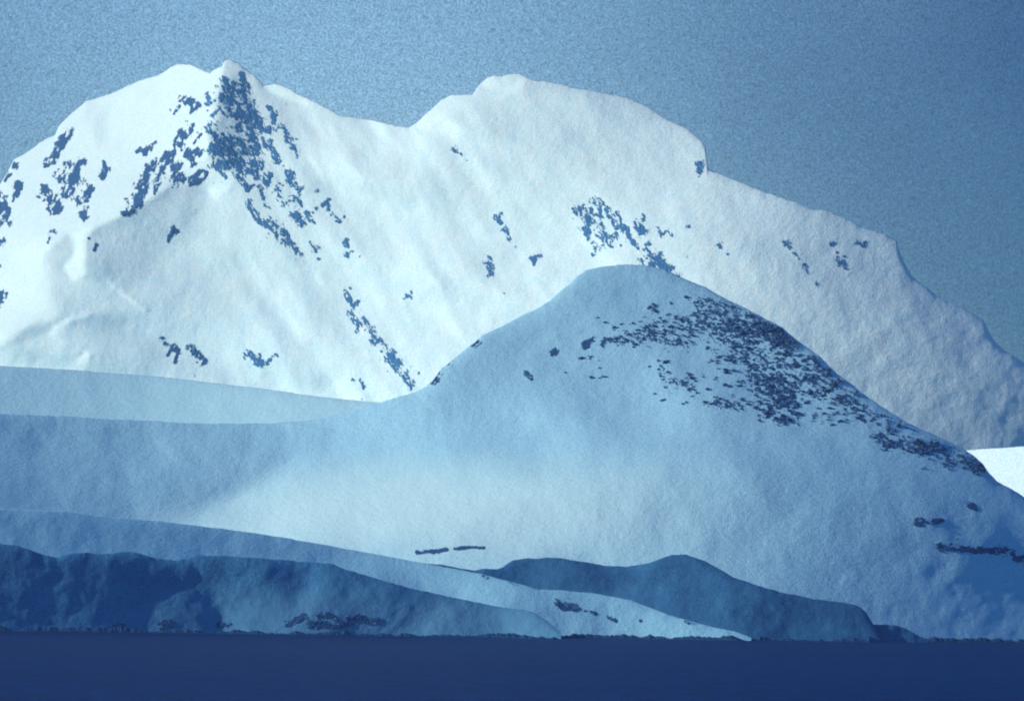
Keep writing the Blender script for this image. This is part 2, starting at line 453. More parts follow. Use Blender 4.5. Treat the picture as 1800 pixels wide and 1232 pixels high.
# ---------------------------------------------------------------- the great massif
RIDGE = [(-700, 700), (-400, 560), (-200, 450), (-90, 380), (-40, 340), (0, 325), (13, 303), (25, 280), (50, 267), (72, 250), (97, 237), (103, 223),
 (127, 200), (153, 178), (187, 167), (207, 160), (247, 142), (280, 133), (300, 118), (313, 112), (333, 113), (353, 122), (370, 128),
 (377, 122), (390, 118), (395, 107), (405, 105), (420, 112), (430, 122), (447, 133), (464, 151), (470, 151), (483, 148), (500, 153),
 (520, 163), (560, 183), (600, 203), (657, 212), (700, 222), (720, 223), (733, 215), (753, 197), (777, 175), (793, 167), (830, 166),
 (843, 150), (857, 137), (870, 133), (883, 134), (897, 131), (913, 131), (927, 138), (947, 142), (1000, 152), (1050, 162),
 (1102, 171), (1138, 187), (1169, 209), (1209, 229), (1231, 247), (1241, 262), (1243, 294), (1246, 298), (1276, 311), (1320, 329), (1373, 347),
 (1427, 368), (1453, 370), (1480, 382), (1511, 398), (1556, 413), (1576, 424), (1580, 440), (1590, 462), (1604, 487), (1644, 518),
 (1684, 538), (1711, 551), (1729, 564), (1739, 584), (1748, 600), (1771, 619), (1800, 637), (1900, 700), (2100, 800), (2500, 980)]
CT = [(-200, 600, 225), (-100, 450, 240), (450, 150, 205), (440, 180, 200), (450, 250, 200), (520, 200, 212), (560, 220, 226), (620, 250, 230), (500, 300, 203), (560, 330, 213), (650, 300, 223), (700, 500, 228), (800, 600, 231), (600, 400, 219), (700, 240, 234), (540, 400, 215), (480, 360, 208), (200, 450, 194), (230, 410, 192), (300, 450, 205), (300, 370, 205), (400, 400, 216), (385, 345, 228), (480, 480, 227), (500, 560, 215), (350, 550, 204), (250, 560, 186), (180, 590, 176), (200, 640, 190), (300, 620, 204), (450, 620, 217), (600, 650, 225), (700, 690, 228), (560, 540, 223), (120, 530, 214), (180, 515, 206), (60, 620, 206), (100, 600, 208), (900, 200, 206), (850, 230, 213), (1000, 200, 209), (900, 270, 214), (1000, 300, 208), (1100, 210, 198), (1100, 260, 206), (1150, 250, 200), (1200, 270, 198), (1200, 310, 205), (1050, 400, 228), (950, 450, 229), (900, 550, 231), (800, 400, 225), (850, 340, 215), (870, 420, 219), (1150, 350, 220), (1250, 350, 205), (1300, 400, 190), (1350, 450, 183), (1200, 420, 224), (1280, 500, 214), (1400, 390, 177), (1450, 450, 175), (1500, 420, 156), (1550, 450, 153), (1400, 550, 183), (1500, 550, 166), (1600, 530, 143), (1500, 650, 172), (1600, 650, 160), (1700, 600, 140), (1650, 720, 156), (1750, 690, 138), (1790, 680, 130), (1700, 780, 143), (1790, 760, 132), (1000, 600, 221), (1200, 650, 210), (1400, 750, 180), (2100, 900, 118), (300, 900, 210), (900, 900, 215), (1500, 900, 168)]
LIT = [(-500, 300), (-100, 300), (0, 200), (300, 60), (385, 60), (393, 118), (386, 150), (391, 165), (383, 185), (398, 207), (375, 222), (364, 236), (372, 258), (362, 280),
       (380, 290), (398, 300), (384, 325), (372, 345), (362, 322), (300, 324), (270, 345), (240, 362), (205, 382), (165, 400), (152, 420), (150, 450), (146, 485), (128, 492), (112, 470),
       (130, 445), (128, 420), (118, 412), (98, 425), (78, 448), (76, 470), (82, 520), (78, 555), (40, 578), (12, 592), (4, 640), (-500, 640)]
PL = [([(140, 440), (150, 400), (205, 376), (240, 356), (300, 318), (365, 320), (360, 380), (300, 450), (220, 510), (160, 500)], 184, 9),
 (LIT, 247, 2.5),
 ([(66, 455), (76, 450), (90, 470), (92, 560), (70, 570)], 236, 8),
 ([(130, 170), (160, 170), (190, 190), (185, 240), (168, 330), (160, 335), (165, 240)], 238, 8),
 ([(466, 150), (484, 146), (520, 158), (560, 182), (540, 182), (505, 172), (480, 165)], 247, 2.5),
 ([(733, 212), (793, 160), (840, 160), (855, 158), (900, 148), (925, 138), (915, 155), (880, 172), (850, 176), (825, 180), (805, 192), (785, 205), (765, 218), (735, 222)], 250, 1.5),
 ([(738, 224), (792, 208), (812, 232), (804, 243), (770, 240)], 243, 5),
 ([(395, 300), (410, 305), (400, 335), (385, 352), (368, 350), (378, 322)], 243, 4),
 ([(386, 165), (412, 118), (436, 150), (462, 205), (484, 262), (476, 325), (440, 325), (402, 300), (374, 262)], 184, 7),
 ([(405, 300), (450, 365), (505, 428), (560, 475), (610, 530), (700, 650), (725, 680), (690, 600), (640, 520), (600, 440), (560, 340), (510, 230), (470, 180), (450, 260)], 210, 6),
 ([(848, 150), (870, 138), (900, 140), (880, 155), (850, 162)], 222, 3),
 ([(22, 596), (40, 582), (70, 572), (96, 568), (86, 584), (60, 597), (30, 602)], 165, 2.5),
 ([(103, 646), (130, 640), (150, 617), (158, 622), (143, 652), (120, 652)], 252, 2),
 ([(100, 570), (130, 556), (165, 552), (210, 556), (250, 580), (270, 600), (300, 625), (250, 606), (190, 598), (140, 600), (110, 640), (118, 600)], 178, 5),
 ([(140, 598), (170, 594), (230, 604), (300, 618), (290, 626), (220, 614), (170, 604)], 164, 3),
 ([(82, 590), (98, 572), (125, 555), (160, 549), (160, 553), (126, 562), (100, 582), (92, 598)], 226, 2),
 ([(183, 494), (188, 494), (255, 545), (252, 549)], 226, 1.5),
 ([(152, 482), (186, 492), (186, 498), (160, 490)], 178, 1.5),
]
massif = Form(RIDGE, -700, 2400, 60, 1080, CT, PL, lambda U, V: -0.75 + 0.12 * fbm(U, V, 160, 3, 3), (700, 690, 11500), alb=0.90, relief=(34, 0.9), seed=11, wp=4, h=3, iters=9, ribs=True)
massif.dense = None
DENSE = [(-700, 720), (0, 665), (600, 725), (740, 705), (1000, 520), (1200, 520), (1500, 720), (1720, 830), (2400, 1000)]
M1 = build_form('mountain', massif, SNOW, -600, 2340, 1075, dense=DENSE, crest=(7, 0.6), jag=1.2, kind='structure',
                label='great snow-covered massif with two summits and dark rock bands filling the background')

OC = [ # lit left flank
 [(124, 228, 5), (120, 236, 7), (110, 246, 8), (105, 258, 9), (98, 272, 9), (88, 284, 9), (80, 290, 7)],
 [(118, 293, 9), (113, 308, 13), (122, 316, 15), (132, 302, 9), (136, 318, 9), (120, 335, 12), (126, 332, 10)],
 [(86, 340, 9), (92, 352, 10), (98, 364, 10), (106, 366, 7)], [(76, 330, 6), (75, 350, 5)],
 [(140, 352, 10), (148, 350, 8), (160, 334, 7)], [(152, 365, 5), (146, 380, 7)], [(93, 407, 7), (85, 415, 6)], [(144, 284, 7)],
 [(-12, 350, 14), (2, 346, 10), (4, 360, 11), (7, 374, 12), (8, 388, 12), (-10, 380, 20)], [(33, 328, 9), (26, 344, 6)], [(28, 293, 6)], [(12, 306, 5)],
 [(2, 425, 7), (-4, 470, 6)], [(2, 518, 9), (-6, 525, 12)], [(168, 430, 3)],
 [(262, 300, 9), (254, 315, 11), (249, 330, 13), (246, 345, 14), (243, 356, 11)], [(228, 369, 9), (219, 374, 6)],
 [(270, 286, 8), (284, 280, 6), (294, 271, 5)], [(286, 296, 5), (281, 312, 7), (276, 326, 6)], [(255, 267, 7), (262, 260, 6), (272, 252, 5)],
 [(322, 238, 9), (314, 250, 9), (322, 254, 6)], [(303, 268, 6), (300, 280, 7)], [(308, 296, 8), (314, 291, 7)], [(180, 310, 7), (190, 299, 6)],
 [(306, 319, 9), (318, 313, 8)], [(332, 318, 9), (345, 316, 9)], [(350, 304, 6), (360, 303, 5)], [(322, 177, 7), (334, 180, 8), (346, 183, 6)], [(314, 187, 5)],
 [(366, 163, 4), (367, 174, 5), (363, 184, 4)], [(337, 222, 5)], [(340, 288, 6), (330, 262, 4)], [(372, 204, 4)], [(352, 238, 4)], [(352, 270, 7), (345, 262, 5)],
 # rock rib below the summit
 [(423, 132, 4), (425, 145, 6), (430, 160, 9), (434, 174, 8)], [(394, 140, 6), (402, 152, 11), (410, 163, 11), (420, 166, 10)],
 [(390, 172, 9), (400, 182, 12), (414, 188, 12), (428, 190, 12), (440, 202, 12), (450, 212, 9)], [(408, 200, 8), (424, 208, 10), (436, 214, 9)],
 [(370, 227, 10), (378, 238, 6), (384, 248, 5)], [(418, 226, 8), (432, 230, 10), (446, 232, 10)], [(456, 220, 7), (462, 232, 5)],
 [(374, 262, 10), (388, 270, 10), (402, 264, 10), (408, 276, 11), (414, 288, 9)], [(396, 250, 9), (412, 246, 7)], [(390, 286, 9), (402, 294, 8)],
 [(424, 252, 9), (434, 264, 10), (445, 270, 10), (445, 286, 10), (456, 292, 7)], [(426, 280, 8), (422, 298, 7)], [(438, 302, 7), (448, 312, 5)],
 [(410, 304, 4), (424, 320, 5), (434, 332, 5)], [(376, 290, 7), (386, 298, 6)], [(446, 245, 8), (452, 258, 7)],
 [(472, 188, 5), (484, 212, 7), (494, 222, 6), (504, 234, 7), (509, 244, 8)], [(514, 258, 4)], [(470, 252, 6), (480, 268, 6), (488, 282, 7)], [(464, 312, 6), (470, 324, 6)],
 [(506, 303, 5), (510, 316, 7), (521, 328, 5)], [(486, 332, 7), (494, 348, 6), (500, 360, 5)], [(470, 236, 4), (476, 222, 3)], [(458, 335, 4), (462, 348, 3)],
 [(434, 357, 6), (441, 368, 6), (450, 382, 6)], [(472, 394, 10), (480, 400, 11), (490, 409, 10), (500, 418, 9), (508, 426, 7)], [(520, 437, 6), (527, 446, 4)],
 [(520, 350, 8)], [(520, 378, 8), (530, 390, 8)], [(539, 378, 6)], [(547, 427, 5), (556, 436, 7)], [(584, 377, 5), (597, 390, 3)], [(608, 427, 6)], [(610, 447, 4)], [(556, 336, 4)], [(566, 360, 4)],
 # rib running down to the saddle
 [(606, 512, 4), (614, 525, 6), (622, 537, 7), (630, 546, 5)], [(613, 550, 5), (622, 563, 8), (638, 566, 8), (648, 576, 9), (656, 586, 7)], [(657, 603, 8)],
 [(672, 602, 6), (679, 614, 8), (684, 626, 11), (692, 634, 11)], [(697, 646, 7), (706, 656, 8), (714, 666, 7), (722, 677, 6)],
 [(437, 624, 8), (448, 632, 8), (460, 640, 5)], [(291, 604, 6), (304, 612, 6), (313, 620, 6)], [(336, 611, 7), (344, 621, 7), (360, 634, 4)], [(713, 522, 4), (721, 515, 4)],
 [(799, 262, 6)], [(871, 384, 6), (880, 392, 4)], [(888, 402, 6)], [(858, 456, 6), (862, 482, 5)], [(937, 458, 7)], [(305, 405, 6)], [(620, 667, 3)], [(634, 670, 4)],
 # rocks on the right dome
 [(1005, 363, 5)], [(1018, 370, 7)], [(1041, 352, 7), (1055, 358, 7)], [(1068, 368, 6), (1073, 380, 7)], [(1035, 370, 6), (1036, 384, 9), (1033, 400, 9), (1031, 413, 6)],
 [(1046, 382, 7), (1051, 395, 8)], [(1054, 412, 8), (1066, 416, 11), (1076, 414, 8), (1064, 427, 8)], [(1043, 433, 7), (1044, 445, 5)], [(1079, 389, 6)], [(1092, 400, 7), (1100, 405, 6)],
 [(1111, 422, 8)], [(1118, 390, 5), (1127, 408, 8)], [(1137, 432, 6)], [(1132, 455, 8), (1143, 452, 9), (1154, 450, 10)], [(1158, 462, 11), (1167, 470, 10), (1178, 478, 9), (1190, 484, 7)], [(1085, 374, 4)],
 [(1230, 297, 9), (1228, 288, 5)], [(1385, 427, 6)], [(1508, 427, 6)], [(1475, 456, 7)], [(1590, 415, 3)], [(1460, 430, 4)], [(1413, 467, 4)], [(1263, 433, 6)], [(1210, 398, 4)], [(1156, 402, 4), (1162, 414, 4)],
]
for i, s in enumerate(OC):
    left = s[0][0] < 362
    rs = random.Random(900 + i)
    dx, dy = (-0.45, 1) if left else (0.6, 1)
    s = list(s)
    for q in range(2 if len(s) < 3 else 4):                 # thin broken streaks below and beside the main rock
        x, y, rr = rs.choice(s[:max(1, len(s))])
        k = rs.uniform(6, 20)
        s.append((x + dx * k + rs.uniform(-5, 5), y + dy * k * rs.choice((1, 1, -0.6)), rs.uniform(1.8, 3.4)))
    band = (not left) and s[0][0] < 470 and s[0][1] < 310
    outcrop(massif, s, ROCK if not left else ROCK_SOLID, M1, proud=3.0, seed=i, aniso=(-0.45, 1) if left else (0.6, 1), lam=8 if left else 6, dens=1.1 if left else 0.75,
            thr=0.0 if (left or s[0][0] < 470) else 0.06)

# ---------------------------------------------------------------- snowfield beyond the right shoulder
SF = Form([(1300, 800), (1690, 792), (1720, 789), (1760, 787), (1800, 784), (2000, 780), (2400, 778)], 1300, 2400, 760, 1080,
          [(1750, 820, 236), (1500, 820, 236), (2000, 820, 236), (2300, 900, 236)],
          [([(1300, 797), (1740, 795), (2400, 792), (2400, 798), (1740, 799), (1300, 801)], 205, 2), ([(1300, 803), (1740, 804), (2400, 802), (2400, 807), (1740, 808), (1300, 808)], 222, 2)],
          -1.1, (1750, 830, 8750), alb=0.9, relief=(60, 0.8), seed=21)
build_form('snowfield', SF, SNOW, 1300, 2400, 1075, dense=[(1300, 900), (2400, 900)], crest=None, jag=0.3, kind='structure', label='bright sunlit snowfield behind the right shoulder of the cone hill')

# ---------------------------------------------------------------- glacier terrace left
TR = Form([(-600, 612), (0, 643), (60, 646), (150, 652), (300, 664), (450, 682), (560, 697), (650, 706), (760, 716), (1000, 740)], -600, 1000, 580, 1080,
          [(0, 690, 176), (-200, 690, 165), (100, 700, 180), (200, 690, 186), (330, 710, 196), (450, 720, 204), (560, 725, 202), (700, 740, 205), (0, 660, 160), (150, 665, 172)],
          [], -1.6, (300, 740, 10200), relief=(50, 1.0), seed=31)
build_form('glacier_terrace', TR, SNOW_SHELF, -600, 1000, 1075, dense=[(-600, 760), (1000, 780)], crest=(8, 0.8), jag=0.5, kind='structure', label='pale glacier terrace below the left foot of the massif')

# ---------------------------------------------------------------- cone hill with its snow apron
CR = [(-600, 700), (0, 727), (100, 731), (200, 737), (350, 744), (470, 745), (550, 738), (640, 717), (700, 697), (730, 688), (748, 680), (760, 668), (775, 648),
      (800, 628), (850, 588), (880, 574), (930, 549), (965, 530), (985, 512), (1000, 500), (1015, 484), (1030, 475), (1060, 468), (1100, 464), (1135, 466),
      (1170, 474), (1200, 490), (1240, 506), (1275, 525), (1330, 552), (1375, 575), (1400, 598), (1440, 625), (1470, 655), (1510, 686), (1550, 715), (1590, 740),
      (1620, 755), (1660, 772), (1695, 790), (1712, 800), (1728, 815), (1738, 830), (1752, 845), (1780, 860), (1800, 873), (1900, 930), (2100, 1010), (2400, 1070)]
CC = [(0, 760, 128), (0, 850, 135), (-300, 800, 110), (-300, 1000, 100), (150, 780, 138), (150, 860, 150), (300, 790, 150), (300, 870, 172), (420, 790, 160), (400, 850, 178), (540, 765, 172), (560, 800, 184), (480, 850, 200), (640, 740, 174), (620, 790, 190), (720, 710, 166), (550, 870, 214), (650, 870, 220), (750, 868, 220), (850, 865, 212), (700, 800, 194), (800, 790, 196), (400, 890, 200), (500, 890, 205), (800, 700, 140), (850, 650, 136), (900, 600, 136), (1000, 560, 138), (1100, 500, 130), (1050, 490, 130), (1180, 510, 128), (950, 680, 138), (850, 730, 142), (1050, 700, 138), (1000, 640, 138), (1100, 720, 143), (900, 760, 186), (1000, 790, 192), (1150, 790, 188), (1000, 850, 202), (1100, 850, 192), (1250, 850, 180), (1200, 760, 165), (1250, 640, 128), (1300, 600, 114), (1350, 650, 109), (1400, 700, 109), (1300, 750, 132), (1450, 760, 119), (1400, 830, 142), (1550, 830, 124), (1500, 740, 106), (1650, 820, 109), (1700, 830, 94), (1700, 880, 130), (1780, 900, 115), (1550, 900, 150), (1400, 920, 168), (600, 930, 190), (750, 930, 190), (900, 920, 188), (1050, 920, 190), (1200, 920, 180), (1100, 960, 175), (850, 975, 180), (1300, 980, 160), (1450, 1000, 140), (1600, 980, 132), (1750, 1000, 112), (1600, 1060, 118), (1700, 1080, 105), (1780, 1100, 88), (1500, 1080, 120), (1900, 1000, 95), (2200, 1080, 90), (600, 1060, 160), (1000, 1060, 150), (200, 1000, 130)]
CP = [([(400, 893), (440, 872), (520, 866), (700, 862), (860, 866), (860, 874), (700, 878), (520, 880)], 242, 4),
      ([(330, 900), (420, 858), (520, 800), (600, 752), (680, 712), (650, 712), (560, 742), (440, 750), (300, 760), (200, 860)], 158, 10)]
def qc(U, V): return -1.2 - 1.2 * sstep((V - 700) / 120) * (1 - 0.7 * sstep((U - 1250) / 350))
def cone_prior(U, V):
    k = 1 - 0.5 * sstep((U - 1250) / 350)
    return shore_w(U) + 2.5 * k * np.minimum(shore_v(U) - V, 385) + 1.25 * np.maximum(0, 720 - V) + 150 + 180 * sstep((1100 - U) / 600)
CONE = Form(CR, -600, 2400, 440, 1160, CC, CP, qc, (1500, 1116, 6500), alb=0.80, relief=(46, 1.5), seed=41, sig=42, prior=cone_prior, lam=3e-5)
# the foot of the slope meets the sea along one line
Ug, Vg = np.meshgrid(CONE.us, CONE.vs)
ub = np.array([-600, 2400.])
M3 = build_form('hill', CONE, SNOW_SHADED, -600, 2400, [(-600, 1110), (0, 1115), (1800, 1142), (2400, 1150)], dense=[(-600, 940), (0, 910), (600, 980), (900, 1010), (1200, 1020), (1450, 1110), (1800, 1142), (2400, 1150)],
                crest=(10, 0.9), jag=0.9, kind='structure', label='cone-shaped hill of shaded snow above a broad white apron')
for i, s in enumerate([[(758, 672, 5), (764, 664, 6), (770, 656, 5)], [(778, 643, 4), (786, 638, 4)], [(830, 606, 4), (840, 600, 3)],
                       [(1655, 962, 6), (1672, 963, 8), (1700, 964, 6), (1730, 966, 5), (1760, 969, 7), (1790, 974, 8), (1815, 980, 8)],
                       [(1612, 916, 5), (1636, 918, 6), (1652, 917, 5)], [(1702, 889, 5), (1712, 891, 5)],
                       [(734, 971, 3.6), (748, 969.5, 3.6), (760, 969, 4), (772, 967.5, 4), (784, 966, 3.6)], [(800, 964, 3), (812, 962.5, 3), (825, 962, 3), (838, 962, 3), (850, 963, 3)],
                       [(925, 657, 5), (934, 664, 4)], [(975, 619, 7)], [(1028, 607, 6), (1040, 598, 6)]]):
    outcrop(CONE, s, ROCK_NEAR, M3, proud=3.0, seed=200 + i, aniso=(1, 0.06), lam=9 if i in (3, 4, 6, 7) else 5, step=0.9, dens=1.4 if i in (6, 7) else 0.5 if i in (3, 4, 5) else 1.1)

for i, (s, th) in enumerate([([(1285, 574, 16), (1325, 580, 20), (1365, 592, 18), (1392, 602, 10)], -0.05), ([(1345, 676, 22), (1380, 692, 26), (1362, 716, 18)], 0.10), ([(1150, 580, 22), (1200, 592, 20), (1240, 560, 24), (1290, 600, 24)], 0.24),
                             ([(1310, 622, 26), (1345, 650, 28), (1410, 640, 24), (1450, 680, 24), (1490, 708, 18), (1530, 735, 12)], 0.20), ([(1230, 535, 16), (1290, 550, 14)], 0.26), ([(1262, 708, 8), (1300, 716, 8), (1370, 736, 10), (1400, 742, 8)], 0.12), ([(1160, 648, 8), (1172, 668, 8), (1215, 676, 10)], 0.12),
                             ([(1548, 764, 8), (1556, 780, 9)], 0.0), ([(1585, 778, 9), (1620, 786, 14), (1655, 796, 13), (1690, 806, 12), (1722, 822, 10)], 0.12), ([(1110, 592, 12), (1060, 602, 8)], 0.2)]):
    outcrop(CONE, s, ROCK_NEAR, M3, proud=2.5, seed=240 + i, aniso=(1, 0.35), lam=4.5, step=0.9, dens=0.55, thr=th + (0.16 if i in (0, 1, 7) else 0.24))

# ---------------------------------------------------------------- dark hill right of the middle
HR = [(700, 1012), (752, 990), (780, 992), (812, 999), (835, 1002), (852, 999), (872, 1000), (884, 996), (900, 985), (930, 981), (975, 980), (1010, 984), (1060, 993), (1100, 995), (1140, 989),
      (1165, 980), (1180, 975), (1205, 975), (1235, 985), (1260, 997), (1290, 1015), (1330, 1028), (1380, 1042), (1430, 1052), (1480, 1058), (1512, 1066), (1522, 1075), (1545, 1112)]
HC = [(800, 1005, 95), (880, 1005, 85), (930, 990, 95), (960, 1010, 115), (1000, 1030, 92), (1060, 1005, 88), (1100, 1010, 115), (1130, 1030, 100), (1180, 985, 82), (1230, 1000, 85), (1200, 1040, 90),
      (1290, 1030, 85), (1260, 1070, 90), (1350, 1050, 75), (1350, 1090, 72), (1430, 1062, 78), (1500, 1068, 88), (1430, 1095, 100), (1300, 1100, 75)]
HILL = Form(HR, 680, 1640, 940, 1160, HC, [], -1.3, (1200, 1100, 6420), alb=0.28, relief=(30, 1.7), seed=51, sig=26, h=3, prior=lambda U, V: shore_w(U) - 30 + 200 * sstep((1440 - U) / 350) + 1.4 * (shore_v(U) - V))
build_form('hill', HILL, SLATE, 700, 1545, [(700, 1112), (1300, 1128), (1545, 1132)], dense=[(700, 1132), (1545, 1132)], crest=(8, 0.9), jag=0.8, step=1.6, kind='structure', label='low dark bare hill at the right foot of the front snow ridge')

# low bump at the shore right of it
H2 = Form([(1430, 1124), (1480, 1106), (1500, 1099), (1530, 1097), (1570, 1098), (1592, 1104), (1612, 1116), (1640, 1128)], 1400, 1680, 1080, 1160,
          [(1520, 1105, 80), (1560, 1110, 85), (1600, 1115, 85)], [], -1.3, (1540, 1120, 6330), alb=0.3, relief=(20, 1.6), seed=61, sig=20, h=3, prior=lambda U, V: shore_w(U) + 20 + 1.0 * (shore_v(U) - V))
build_form('hill', H2, SLATE, 1440, 1630, [(1440, 1130), (1630, 1134)], crest=(4, 0.8), jag=1.0, step=1.5, kind='structure', label='small dark knoll on the shore at the right end')

# ---------------------------------------------------------------- front snow ridge
FR = [(-600, 872), (0, 893), (100, 898), (200, 909), (300, 918), (400, 930), (500, 945), (570, 957), (650, 972), (700, 981), (750, 990), (800, 999), (850, 1009), (905, 1024), (950, 1036),
      (1000, 1038), (1050, 1043), (1110, 1054), (1150, 1070), (1190, 1085), (1240, 1099), (1290, 1109), (1330, 1124)]
FC = [(0, 920, 112), (-300, 950, 100), (120, 930, 112), (250, 940, 116), (350, 950, 120), (450, 960, 128), (550, 975, 135), (650, 992, 158), (750, 1010, 170), (850, 1030, 176), (950, 1050, 176),
      (1050, 1052, 180), (1100, 1072, 172), (1180, 1095, 180), (1000, 1075, 150), (950, 1095, 120), (1050, 1100, 135), (1250, 1108, 165), (300, 1050, 110), (700, 1070, 120)]
FRONT = Form(FR, -600, 1400, 840, 1160, FC, [], -1.5, (1000, 1100, 6330), alb=0.70, relief=(40, 1.5), seed=71, sig=35, prior=lambda U, V: shore_w(U) + 50 + 1.6 * (shore_v(U) - V) - 0.15 * (1100 - U) , lam=1e-4)
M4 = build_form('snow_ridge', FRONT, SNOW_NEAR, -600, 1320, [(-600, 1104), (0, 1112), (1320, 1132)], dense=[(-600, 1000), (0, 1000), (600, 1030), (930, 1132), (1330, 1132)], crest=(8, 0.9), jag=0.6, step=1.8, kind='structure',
                label='long blue-shaded snow ridge running down to the shore from the left')
for i, s in enumerate([[(978, 1058, 5), (990, 1066, 8), (1002, 1064, 7), (1015, 1070, 5)], [(1030, 1072, 3), (1046, 1078, 3)], [(1068, 1084, 3), (1082, 1090, 3)], [(1126, 1090, 3)], [(1205, 1091, 4), (1215, 1090, 4)],
                       [(790, 994, 3), (820, 1002, 3), (850, 1010, 4), (880, 1012, 6), (900, 1019, 5)]]):
    outcrop(FRONT, s, ROCK_NEAR, M4, proud=3.0, seed=300 + i, aniso=(1, 0.3), lam=5, step=1.1, dens=1.0)

# ---------------------------------------------------------------- dark foothill left
LR = [(-600, 930), (0, 955), (30, 958), (55, 967), (80, 976), (100, 979), (122, 973), (150, 971), (180, 973), (210, 970), (235, 970), (255, 976), (275, 982), (308, 984), (325, 981), (345, 975), (400, 977),
      (450, 981), (540, 987), (585, 991), (605, 999), (640, 1010), (680, 1022), (730, 1035), (800, 1050), (860, 1063), (910, 1071), (940, 1076), (985, 1110)]
LC = [(0, 975, 62), (-300, 1000, 55), (50, 1000, 66), (50, 1060, 60), (120, 985, 60), (160, 1020, 62), (230, 985, 58), (200, 1060, 72), (290, 1000, 72), (340, 990, 84), (330, 1060, 78), (380, 985, 78), (400, 1030, 112), (450, 1080, 118),
      (500, 1000, 75), (480, 1040, 120), (560, 1030, 126), (600, 1000, 90), (640, 1050, 118), (600, 1080, 112), (700, 1035, 95), (700, 1060, 118), (760, 1048, 98), (760, 1085, 122), (840, 1066, 105), (900, 1085, 120), (100, 1092, 84), (300, 1085, 95), (800, 1095, 118)]
LEFT = Form(LR, -600, 1060, 900, 1160, LC, [], -1.2, (500, 1100, 6320), alb=0.30, relief=(34, 1.5), seed=81, sig=26, h=3, prior=lambda U, V: shore_w(U) - 55 + 0.9 * (shore_v(U) - V) - 0.15 * (1000 - U))
M5 = build_form('hill', LEFT, SLATE_DEEP, -600, 985, [(-600, 1104), (0, 1112), (1100, 1130)], crest=(7, 0.9), jag=0.9, step=1.7, kind='structure', label='dark undulating foothill along the left shore')
for i, s in enumerate([[(505, 1094, 7), (520, 1090, 7), (535, 1084, 7)], [(560, 1080, 6), (578, 1082, 7), (590, 1088, 6)], [(545, 1096, 7), (570, 1098, 7), (600, 1098, 7)], [(612, 1094, 8), (625, 1090, 8), (640, 1086, 6)],
                       [(648, 1094, 6), (664, 1092, 5)], [(385, 1098, 5), (402, 1096, 5)], [(280, 1098, 8), (300, 1096, 8)], [(200, 1098, 5), (215, 1099, 6)]]):
    outcrop(LEFT, s, ROCK_NEAR, M5, proud=3.0, seed=400 + i, aniso=(1, -0.2), lam=5, step=1.1, dens=1.1)

# ---------------------------------------------------------------- waterline: a low broken edge of dark rock
us = np.arange(-600, 2200, 1.5)
hh = 4.0 + 3.4 * fbm(us, us * 0, 26, 5, 91, 0.65) + 1.5 * np.maximum(0, fbm(us, us * 0, 90, 3, 95))
sw = np.where(us < 975, LEFT.at(us, shore_v(us)), np.where(us < 1300, FRONT.at(us, shore_v(us)), np.where(us < 1530, HILL.at(us, shore_v(us)), CONE.at(us, shore_v(us)))))
kk = np.exp(-0.5 * (np.arange(-60, 61) / 20.0) ** 2); kk /= kk.sum()
sw = np.minimum(sw, np.convolve(np.pad(sw, 60, mode='edge'), kk, 'valid')) - 14
sv = HOR + (us - 900) * ROLL + CAM_H * F / np.exp(sw / F)              # where that depth meets the water
rows = []
for k, (dv, dd) in enumerate([(5, -40), (1.0, -30), (-0.3, -24), (-0.7, -16), (-1.0, -4), (-1.0, 30), (3, 60)]):
    if dv < 0: v = sv + dv * np.maximum(0.8, hh + 0.9 * vnoise(us / 4.0, us * 0 + k, 97))
    else: v = sv + dv
    rows.append(pos(us, v, sw + dd + 1.5 * vnoise(us / 5.0, us * 0 + k * 3.1, 99)))
me = grid_mesh('rocky_shore', np.array(rows))
link('rocky_shore', me, ROCK_DARK, kind='structure', label='low dark rocky edge where the land meets the sea')

# ---------------------------------------------------------------- boulders on the cone hill
def boulder_mesh(seed):
    import bmesh
    bm = bmesh.new()
    bmesh.ops.create_icosphere(bm, subdivisions=2, radius=1.0)
    r = random.Random(seed)
    dirs = [Vector((r.gauss(0, 1), r.gauss(0, 1), r.gauss(0, 1))).normalized() for _ in range(9)]
    cuts = [r.uniform(0.45, 0.85) for _ in dirs]
    for v in bm.verts:
        for d, c in zip(dirs, cuts):
            k = v.co.dot(d)
            if k > c: v.co -= d * (k - c)
        v.co *= r.uniform(0.93, 1.08)
    me = bpy.data.meshes.new('boulder'); bm.to_mesh(me); bm.free()
    me.materials.append(BOULDER)
    return me
BM = [boulder_mesh(i) for i in range(5)]
r = random.Random(5)
BL = [(1110, 592, 26, 14, 14), (1160, 580, 26, 16, 16), (1150, 550, 40, 14, 12), (1240, 556, 60, 20, 30), (1220, 590, 36, 18, 22), (1310, 574, 26, 10, 34), (1345, 582, 24, 10, 40), (1375, 590, 20, 10, 46), (1330, 612, 50, 16, 26),
      (1325, 650, 36, 22, 40), (1290, 640, 30, 20, 16), (1372, 690, 32, 16, 70), (1360, 715, 20, 12, 18), (1365, 735, 16, 6, 22), (1275, 710, 24, 5, 16), (1215, 675, 12, 10, 14), (1165, 655, 10, 12, 8), (1180, 690, 14, 6, 4), (1035, 642, 20, 16, 9),
      (1400, 640, 36, 26, 26), (1440, 670, 36, 22, 30), (1480, 700, 30, 16, 30), (1500, 735, 40, 8, 22), (1420, 730, 40, 10, 16), (1550, 768, 10, 8, 12), (1560, 783, 8, 4, 12), (1610, 785, 24, 8, 30), (1640, 790, 26, 8, 22),
      (1700, 805, 16, 6, 14), (1720, 822, 14, 8, 30), (1660, 815, 30, 7, 16), (1580, 750, 16, 6, 12), (1430, 640, 14, 10, 14), (1070, 600, 20, 12, 5), (1400, 600, 8, 5, 14)]
pts = []
